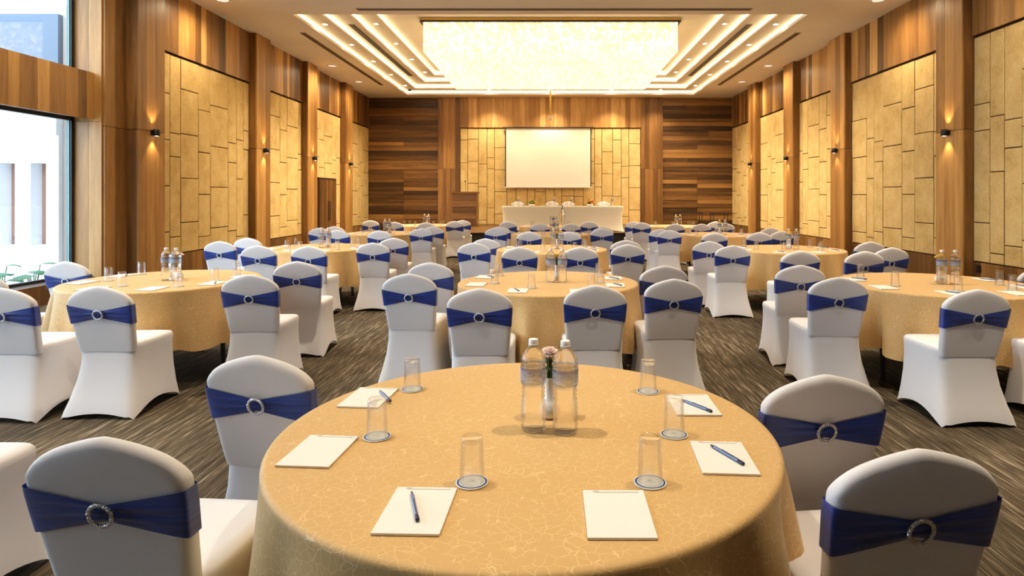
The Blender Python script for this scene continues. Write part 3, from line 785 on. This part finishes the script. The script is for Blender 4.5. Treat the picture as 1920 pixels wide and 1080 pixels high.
def leaf_me():
    mb = MB(); r_ = random.Random(5)
    for k in range(16):
        a = k*2.4; z0 = .128+.0045*k; l = r_.uniform(.016, .03)
        d = Vector((math.cos(a), math.sin(a), .9)).normalized(); s = Vector((-math.sin(a), math.cos(a), 0))*.005
        p = Vector((.004*math.cos(a), .004*math.sin(a), z0)); n_ = Vector((0, 0, .0015))
        pts = [p, p+d*l*.5+s, p+d*l, p+d*l*.5-s]
        mb.add([q for q in pts]+[q-n_ for q in pts], [(0, 1, 2, 3), (7, 6, 5, 4), (0, 4, 5, 1), (1, 5, 6, 2), (2, 6, 7, 3), (3, 7, 4, 0)])
    return mb.me('foliage', M['stem'])
FOL = leaf_me()
def blossom(col, nm):
    mb = MB(); r_ = random.Random(11)
    for ringi, (rr, zz, n, up) in enumerate(((.006, .222, 5, 1.6), (.014, .219, 8, 1.0), (.022, .214, 10, .55), (.028, .208, 12, .2))):
        for k in range(n):
            a = 2*PI*(k+ringi*.4)/n+r_.uniform(-.15, .15); d = Vector((math.cos(a), math.sin(a), up)).normalized(); s = Vector((-math.sin(a), math.cos(a), 0))
            p = Vector((0, 0, .203)); t = Vector((rr*math.cos(a), rr*math.sin(a), zz)); wd = .008
            up_ = Vector((0, 0, .0035*r_.uniform(-1, 1)))
            q = [p, t-s*wd, t-s*wd*.8+d*.008+up_, t+d*.010-up_, t+s*wd*.8+d*.008+up_, t+s*wd]
            mb.add(q+[x-d.cross(s)*.0008 for x in q], [(0, 1, 2, 3), (0, 3, 4, 5), (9, 8, 7, 6), (11, 10, 9, 6), (1, 7, 8, 2), (2, 8, 9, 3), (3, 9, 10, 4), (4, 10, 11, 5)])
    mb.lathe([(.004, .19), (.008, .196), (.008, .206), (.003, .222)], 10)
    return mb.me('blossom', mat(nm, col, .7))
BLO = {'pale pink': blossom(lin(250, 228, 218), 'pale_pink_petal'), 'yellow': blossom(lin(240, 205, 70), 'yellow_petal')}

def setpt(px, py):
    """photo pixel on the near table top -> offset from that table's centre"""
    d = F*(H-ZT_)/(py-VY); return ((px-VX)/F*d-TX0, d-TY0_)
TX0, TY0_ = -.076, 1.94
GL = [setpt(*p) for p in ((707, 820), (773, 731), (885, 906), (1219, 906), (1264, 816), (1215, 735))]
PADS = []
for q in (((518, 878), (611, 880), (667, 821), (590, 818)), ((633, 766), (706, 767), (746, 730), (678, 729)), ((695, 1006), (822, 1009), (847, 917), (757, 917)),
          ((1104, 1016), (1233, 1018), (1206, 922), (1092, 921)), ((1320, 889), (1425, 896), (1386, 834), (1297, 829)), ((1280, 779), (1343, 782), (1315, 743), (1260, 743))):
    P = [Vector(setpt(*p)) for p in q]; c = sum(P, Vector((0, 0)))/4; up = (P[3]+P[2]-P[0]-P[1])/2
    PADS.append((c.x, c.y, math.atan2(up.y, up.x)-PI/2))
PENS = {}
for i, (a, b) in {1: ((709, 735), (735, 761)), 2: ((770, 922), (785, 995)), 4: ((1323, 836), (1405, 884)), 5: ((1280, 756), (1333, 777))}.items():
    p, q = Vector(setpt(*a)), Vector(setpt(*b)); c = (p+q)/2; PENS[i] = (c.x, c.y, math.atan2(q.y-p.y, q.x-p.x))
ORD = ['first', 'second', 'third', 'fourth', 'fifth', 'sixth']
ROW = {1: 'first', 2: 'second', 3: 'third', 4: 'fourth', 5: 'fifth'}
def tname(col, row):
    a = {'L': 'window-side', 'T': 'middle', 'R': 'door-less-side', 'N': 'middle'}[col]
    a = {'L': 'window-side table', 'T': 'centre table', 'R': 'windowless-side table'}[col]
    return '%s, %s row from stage' % (a, ROW[row])
def dress(col, row, cx, cy, chairs, rot=0, pens=True):
    tn_ = tname(col, row); rot = R(rot)
    t = empty('round_table', (cx, cy, 0), rnd.uniform(0, PI)); tag(t, 'round folding banquet table under a cloth, '+tn_, 'table', 'round banquet tables')
    obj('tabletop', TOP, t)
    for sx in (-1, 1):
        for sy in (-1, 1): obj('leg', LEG, t, (sx*.42, sy*.36, 0))
    obj('apron', APR, t, (0, .36, 0)); obj('apron', APR, t, (0, -.36, 0))
    c = obj('tablecloth', CLOTHS[(row+ord(col)) % 3], None, (cx, cy, 0), (0, 0, rnd.uniform(0, 6) if row != 5 else 2.2))
    tag(c, 'champagne gold damask cloth on '+tn_, 'tablecloth', 'champagne tablecloths')
    z = ZT_+.0012
    def pos(x, y):
        return (cx+x*math.cos(rot)-y*math.sin(rot), cy+x*math.sin(rot)+y*math.cos(rot))
    jit = .0 if row == 5 else .03
    for i, (x, y) in enumerate(GL):
        px, py = pos(x+rnd.uniform(-jit, jit), y+rnd.uniform(-jit, jit))
        rk = {0: 0, 1: 1, 2: 2, 3: 3, 4: 4, 5: 5}[i]
        lb = '%s place from windows, %s' % (ORD[rk], tn_)
        o = obj('coaster', COAST, None, (px, py, z), (0, 0, rnd.uniform(-.3, .3))); tag(o, 'white round coaster, '+lb, 'coaster', 'coasters under the tumblers')
        obj('printed_ring', CRING, o); obj('printed_emblem', CLOGO, o)
        g = obj('glass_tumbler', GLASS, None, (px, py, z+.0036), None); tag(g, 'upturned glass tumbler, '+lb, 'glass', 'upturned tumblers')
        x, y, a = PADS[i]; x += rnd.uniform(-jit, jit)*.5; y += rnd.uniform(-jit, jit)*.5; px, py = pos(x, y)
        o = obj('notepad', PAD, None, (px, py, z), (0, 0, a+rot)); tag(o, 'white paper notepad, '+lb, 'notepad', 'notepads at the places'); obj('printed_header', PADP, o)
        if i in PENS and row != 1:
            x, y, a = PENS[i]; px, py = pos(x, y)
            e = empty('pen', (px, py, z+.0054), a+rot); tag(e, 'slim blue-grey pen on notepad, '+lb, 'pen', 'pens on the notepads')
            for nm_, me in zip(('barrel', 'end_cap', 'tip', 'clip'), PEN): obj(nm_, me, e)
    for k, (x, y) in enumerate(((.023, -.02), (.122, -.042))):
        px, py = pos(x, y)
        o = obj('water_bottle', BOT[0], None, (px, py, z), (0, 0, 1.2*k)); tag(o, 'full plastic water bottle %s the window side, %s' % ('nearer' if k == 0 else 'farther from', tn_), 'bottle', 'water bottles')
        obj('cap', BOT[1], o); obj('bottle_label', BOT[2], o)
    px, py = pos(.073, .085)
    o = obj('bud_vase', VASE, None, (px, py, z)); tag(o, 'white ceramic bud vase behind water bottles, '+tn_, 'vase', 'bud vases')
    cl = 'pale pink' if (row == 5 or col == 'L') else 'yellow'
    e = empty('carnation', (px, py, z), rnd.uniform(0, 6)); tag(e, '%s carnation in a white bud vase, %s' % (cl, tn_), 'flower', 'carnations in the vases')
    obj('stem', STEM, e); obj('foliage', FOL, e); obj('blossom', BLO[cl], e)
    for i, (x, y, rz) in enumerate(chairs):
        n_ = ORD[i]
        chair(x, y, R(rz), 'white chair with blue sash, %s from windows, %s' % (n_, tn_), 'covered chairs')
def px_chair(px, py, rz=0, w=None):
    d = F*(H-.888)/(py-VY); return ((px-VX)/F*d, d, rz)
def at(cx, cy, *rel): return [(cx+a, cy+b, c) for a, b, c in rel]
P = px_chair
dress('T', 5, TX0, TY0_, [P(180, 825, -4), P(475, 668, -8), P(1555, 705, 5), P(1735, 848, 6)])
dress('T', 4, -.02, 5.24, [P(765, 513, -3), P(805, 492, -6), P(898, 541, 0), P(1117, 535, 2), P(1265, 523, 3), P(1247, 498, 6)])
dress('T', 3, .02, 8.5, [P(888, 455, -3), P(910, 447, -5), P(974, 463, 0), P(1088, 463, 0), P(1178, 458, 3), P(1174, 450, 5)])
dress('T', 2, 0, 11.9, [P(929, 427, -3), P(937, 424.5, -5), P(992, 434, 0), P(1067, 434, 0), P(1129, 428, 3), P(1131, 425.5, 5)])
dress('T', 1, 0, 15.0, [P(952, 415, -3), P(1012, 419, 0), P(1071, 419, 0), P(1105, 415, 3)])
dress('L', 4, -3.35, 5.35, [(-4.47, 4.78, 0), P(120, 490, -3), P(-4, 540, 0), P(180, 537, 0), P(465, 515, 3), P(555, 490, 5)])
dress('L', 3, -3.27, 8.75, [P(410, 452, 0), P(462, 445.5, -4), P(482, 460, 0), P(577, 461, 0), P(698, 455, 2), P(737, 446, 5)], 4)
dress('L', 2, -3.28, 12.15, [P(598, 427, 0), P(626, 424, -4), P(632, 431, 0), P(711, 432, 0), P(789, 428, 2), P(812, 424.5, 5)], -5)
dress('L', 1, -3.2, 15.55, [P(694, 413, 0), P(739, 416, 0), P(798, 417, 0), P(852, 414.5, 2), P(867, 412.5, 4)], 3)
dress('R', 4, 3.22, 5.12, [P(1503, 497, -5), P(1575, 520, -3), P(1838, 543, 0), (3.46, 3.86, 0), (4.23, 5.25, 3)], 3)
dress('R', 3, 3.25, 8.48, [P(1330, 452, -4), P(1375, 460, -2), P(1503, 470, 0), P(1624, 471, 0), P(1674, 464, 3), P(1634, 453, 5)], -3)
dress('R', 2, 3.2, 11.75, [P(1239, 429, -4), P(1256, 431, -2), P(1341, 436, 0), P(1425, 435, 0), P(1467, 433, 3), P(1446, 427, 5)], 4)
dress('R', 1, 3.05, 15.1, [P(1189, 415.5, -4), P(1203.5, 417, -2), P(1266.5, 419.5, 0), P(1316, 419.5, 0), P(1361, 418.5, 3), P(1343, 415, 5)], 0)
chair(-2.28, 1.98, 0, 'white chair beside the fifth row from stage, between its centre table and windows', 'covered chairs')

# ---- stage chairs (facing the hall), bottles, flowers
zt = ZST+.752
for k, x in enumerate((-1.06, .05, .58, 1.72)):
    chair(x, 19.95, PI, 'white covered chair behind the stage tables, %s from the lectern' % ORD[k], 'stage chairs', ZST)
for k, x in enumerate((-.97, .13, .65, 1.88)):
    o = obj('water_bottle', BOT[0], None, (x, 18.72, zt)); tag(o, 'water bottle on the stage tables, %s from the lectern' % ORD[k], 'bottle', 'stage bottles'); obj('cap', BOT[1], o); obj('bottle_label', BOT[2], o)
    for s in (-.16,):
        o = obj('coaster', COAST, None, (x+s, 18.62, zt)); tag(o, 'white coaster on the stage tables, %s from the lectern' % ORD[k], 'coaster', 'stage coasters'); obj('printed_ring', CRING, o)
        g = obj('glass_tumbler', GLASS, None, (x+s, 18.62, zt+.0036)); tag(g, 'upturned tumbler on the stage tables, %s from the lectern' % ORD[k], 'glass', 'stage tumblers')
def arrangement(x, cols, label):
    e = empty('flower_arrangement', (x, 18.68, zt)); tag(e, label, 'flowers', 'stage flower arrangements')
    MB().lathe([(.06, 0), (.09, .01), (.10, .05), (.085, .07)], 20).obj('bowl', M['vase'], e, True)
    r_ = random.Random(int(x*100)+500); mb = MB()
    for k in range(46):
        a = r_.uniform(0, 2*PI); el = r_.uniform(.15, 1.4); l = r_.uniform(.1, .16); d = Vector((math.cos(a)*math.cos(el), math.sin(a)*math.cos(el), math.sin(el)))
        s = Vector((-math.sin(a), math.cos(a), 0))*.016; p = Vector((0, 0, .05)); q = [p, p+d*l*.6+s, p+d*l, p+d*l*.6-s]
        mb.add(q+[u-Vector((0, 0, .002)) for u in q], [(0, 1, 2, 3), (7, 6, 5, 4), (0, 4, 5, 1), (1, 5, 6, 2), (2, 6, 7, 3), (3, 7, 4, 0)])
    mb.obj('foliage', M['stem'], e)
    for k in range(15):
        a = k*2.4; el = .25+1.2*k/15; d = Vector((math.cos(a)*math.cos(el), math.sin(a)*math.cos(el), math.sin(el)))*.125+Vector((0, 0, .06))
        mb = MB(); mb.lathe([(.006, -.018), (.022, -.010), (.028, .004), (.024, .014), (.012, .012), (.006, .018)], 9)
        o = mb.obj('flower_head', cols[k % len(cols)], e, True); o.location = d; o.rotation_euler = (r_.uniform(-.5, .5), r_.uniform(-.5, .5), 0)
yel = mat('yellow_bloom', lin(236, 196, 60), .7); grn = mat('lime_bloom', lin(150, 160, 60), .7); orn = mat('orange_bloom', lin(226, 110, 50), .7); red = mat('red_bloom', lin(190, 60, 50), .7)
arrangement(-.56, [yel, grn, yel], 'low yellow and green flower arrangement on the stage table')
arrangement(1.20, [orn, yel, red], 'low orange and red flower arrangement on the stage table')
# ---- dark side stand by the end wall
t = empty('side_stand', (4.9, 21.9, 0)); tag(t, 'thin dark metal stand against the horizontal boards by the end wall', 'stand')
for sx in (-1, 1):
    for sy in (-1, 1): MB().tube([(sx*.45, sy*.2, 0), (sx*.45, sy*.2, .9)], .013).obj('leg', M['black'], t)
box('top', -.48, .48, -.23, .23, .9, .925, M['black'], t)
MB().tube([(-.45, -.2, .25), (.45, -.2, .25)], .01).obj('stretcher', M['black'], t)
t = empty('side_stand', (6.0, 21.9, 0)); tag(t, 'small dark metal stand in the corner of the end wall', 'stand')
for sx in (-1, 1):
    for sy in (-1, 1): MB().tube([(sx*.25, sy*.2, 0), (sx*.25, sy*.2, .86)], .013).obj('leg', M['black'], t)
box('top', -.28, .28, -.23, .23, .86, .885, M['black'], t)
# ---- socket on the far wall base
t = empty('wall_socket', (A-.03, 9.25, .30)); tag(t, 'dark wall socket on the timber base under the sandstone', 'socket')
box('plate', -.008, .0, -.07, .07, -.045, .045, M['black'], t); box('insert', -.011, -.008, -.045, .045, -.028, .028, M['slot_dark'], t)
t = empty('wall_socket', (A-.03, 9.72, .34)); tag(t, 'dark wall socket beside the pilaster opposite the windows', 'socket')
box('plate', -.008, .0, -.05, .05, -.06, .06, M['black'], t); box('insert', -.011, -.008, -.03, .03, -.04, .04, M['slot_dark'], t)

# ------------------------------------------------------------------ outside
gd = tag(box('outdoor_ground', -40, -7.4, -20, 40, -.3, -.05, M['ground']), 'pale paving outside the windows', 'ground', kind='structure')
fa = empty('neighbouring_facade', (0, 11.5, 0)); tag(fa, 'white outdoor facade with tall recessed slots beyond the window', 'building')
mb = MB(); zb, z0, z1, z2 = -.05, .57, 2.11, 2.62
edges = []
x = -9.19; slots = []
for k in range(5):
    xr = -9.42-k*.585; slots.append((xr-.29, xr))
xs = -9.19
for (a, b) in slots:
    mb.box(b, xs, 0, .3, z0, z1); xs = a
mb.box(-14, xs, 0, .3, z0, z1); mb.box(-14, -9.19, 0, .3, zb, z0); mb.box(-14, -9.19, 0, .3, z1, z2)
mb.obj('wall', M['facade'], fa)
box('cornice', -14, -9.19, -.06, .3, z2, 3.3, M['facade'], fa)
box('reflection_band', -14, -9.2, .0, .3, 3.3, 4.9, M['facade_grey'], fa)
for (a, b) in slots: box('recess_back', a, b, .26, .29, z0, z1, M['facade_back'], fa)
box('corner_pier', -9.19, -7.42, .1, .4, -.05, 5.1, M['facade_beige'], fa)
def outdoor_plant(x, y, label, sd):
    e = empty('outdoor_plant', (x, y, -.05)); tag(e, label, 'plant', 'plants outside the window'); r_ = random.Random(sd)
    for k in range(7):
        a = k*.9+sd; l = r_.uniform(.16, .26); h = r_.uniform(.3, .55); d = Vector((math.cos(a), math.sin(a), .25)); s = Vector((-math.sin(a), math.cos(a), 0))
        st_ = Vector((.02*math.cos(a), .02*math.sin(a), 0)); tp = Vector((.08*math.cos(a), .08*math.sin(a), h))
        MB().tube([st_, (st_+tp)/2+Vector((0, 0, .05)), tp], .007, 6).obj('stalk', M['outside_leaf'], e)
        v = [tp]; 
        for u, wd in ((.25, .07), (.55, .10), (.85, .06)):
            c = tp+d*l*u+Vector((0, 0, -.08*u*u)); v += [c-s*wd, c+Vector((0, 0, .015)), c+s*wd]
        v.append(tp+d*l+Vector((0, 0, -.09))); n = len(v)
        v2 = [p-Vector((0, 0, .004)) for p in v]
        f = [(0, 2, 1), (0, 3, 2), (1, 2, 5, 4), (2, 3, 6, 5), (4, 5, 8, 7), (5, 6, 9, 8), (7, 8, 10), (8, 9, 10)]
        mesh_ = mesh('leaf', v+v2, f+[tuple(i+n for i in reversed(q)) for q in f], M['outside_leaf'], True); obj('leaf', mesh_, e)
outdoor_plant(-8.05, 9.0, 'pale broad-leaved plant outside the window, farther from the jamb', 1)
outdoor_plant(-7.85, 9.35, 'small pale leafy plant outside the window beside the jamb', 4)
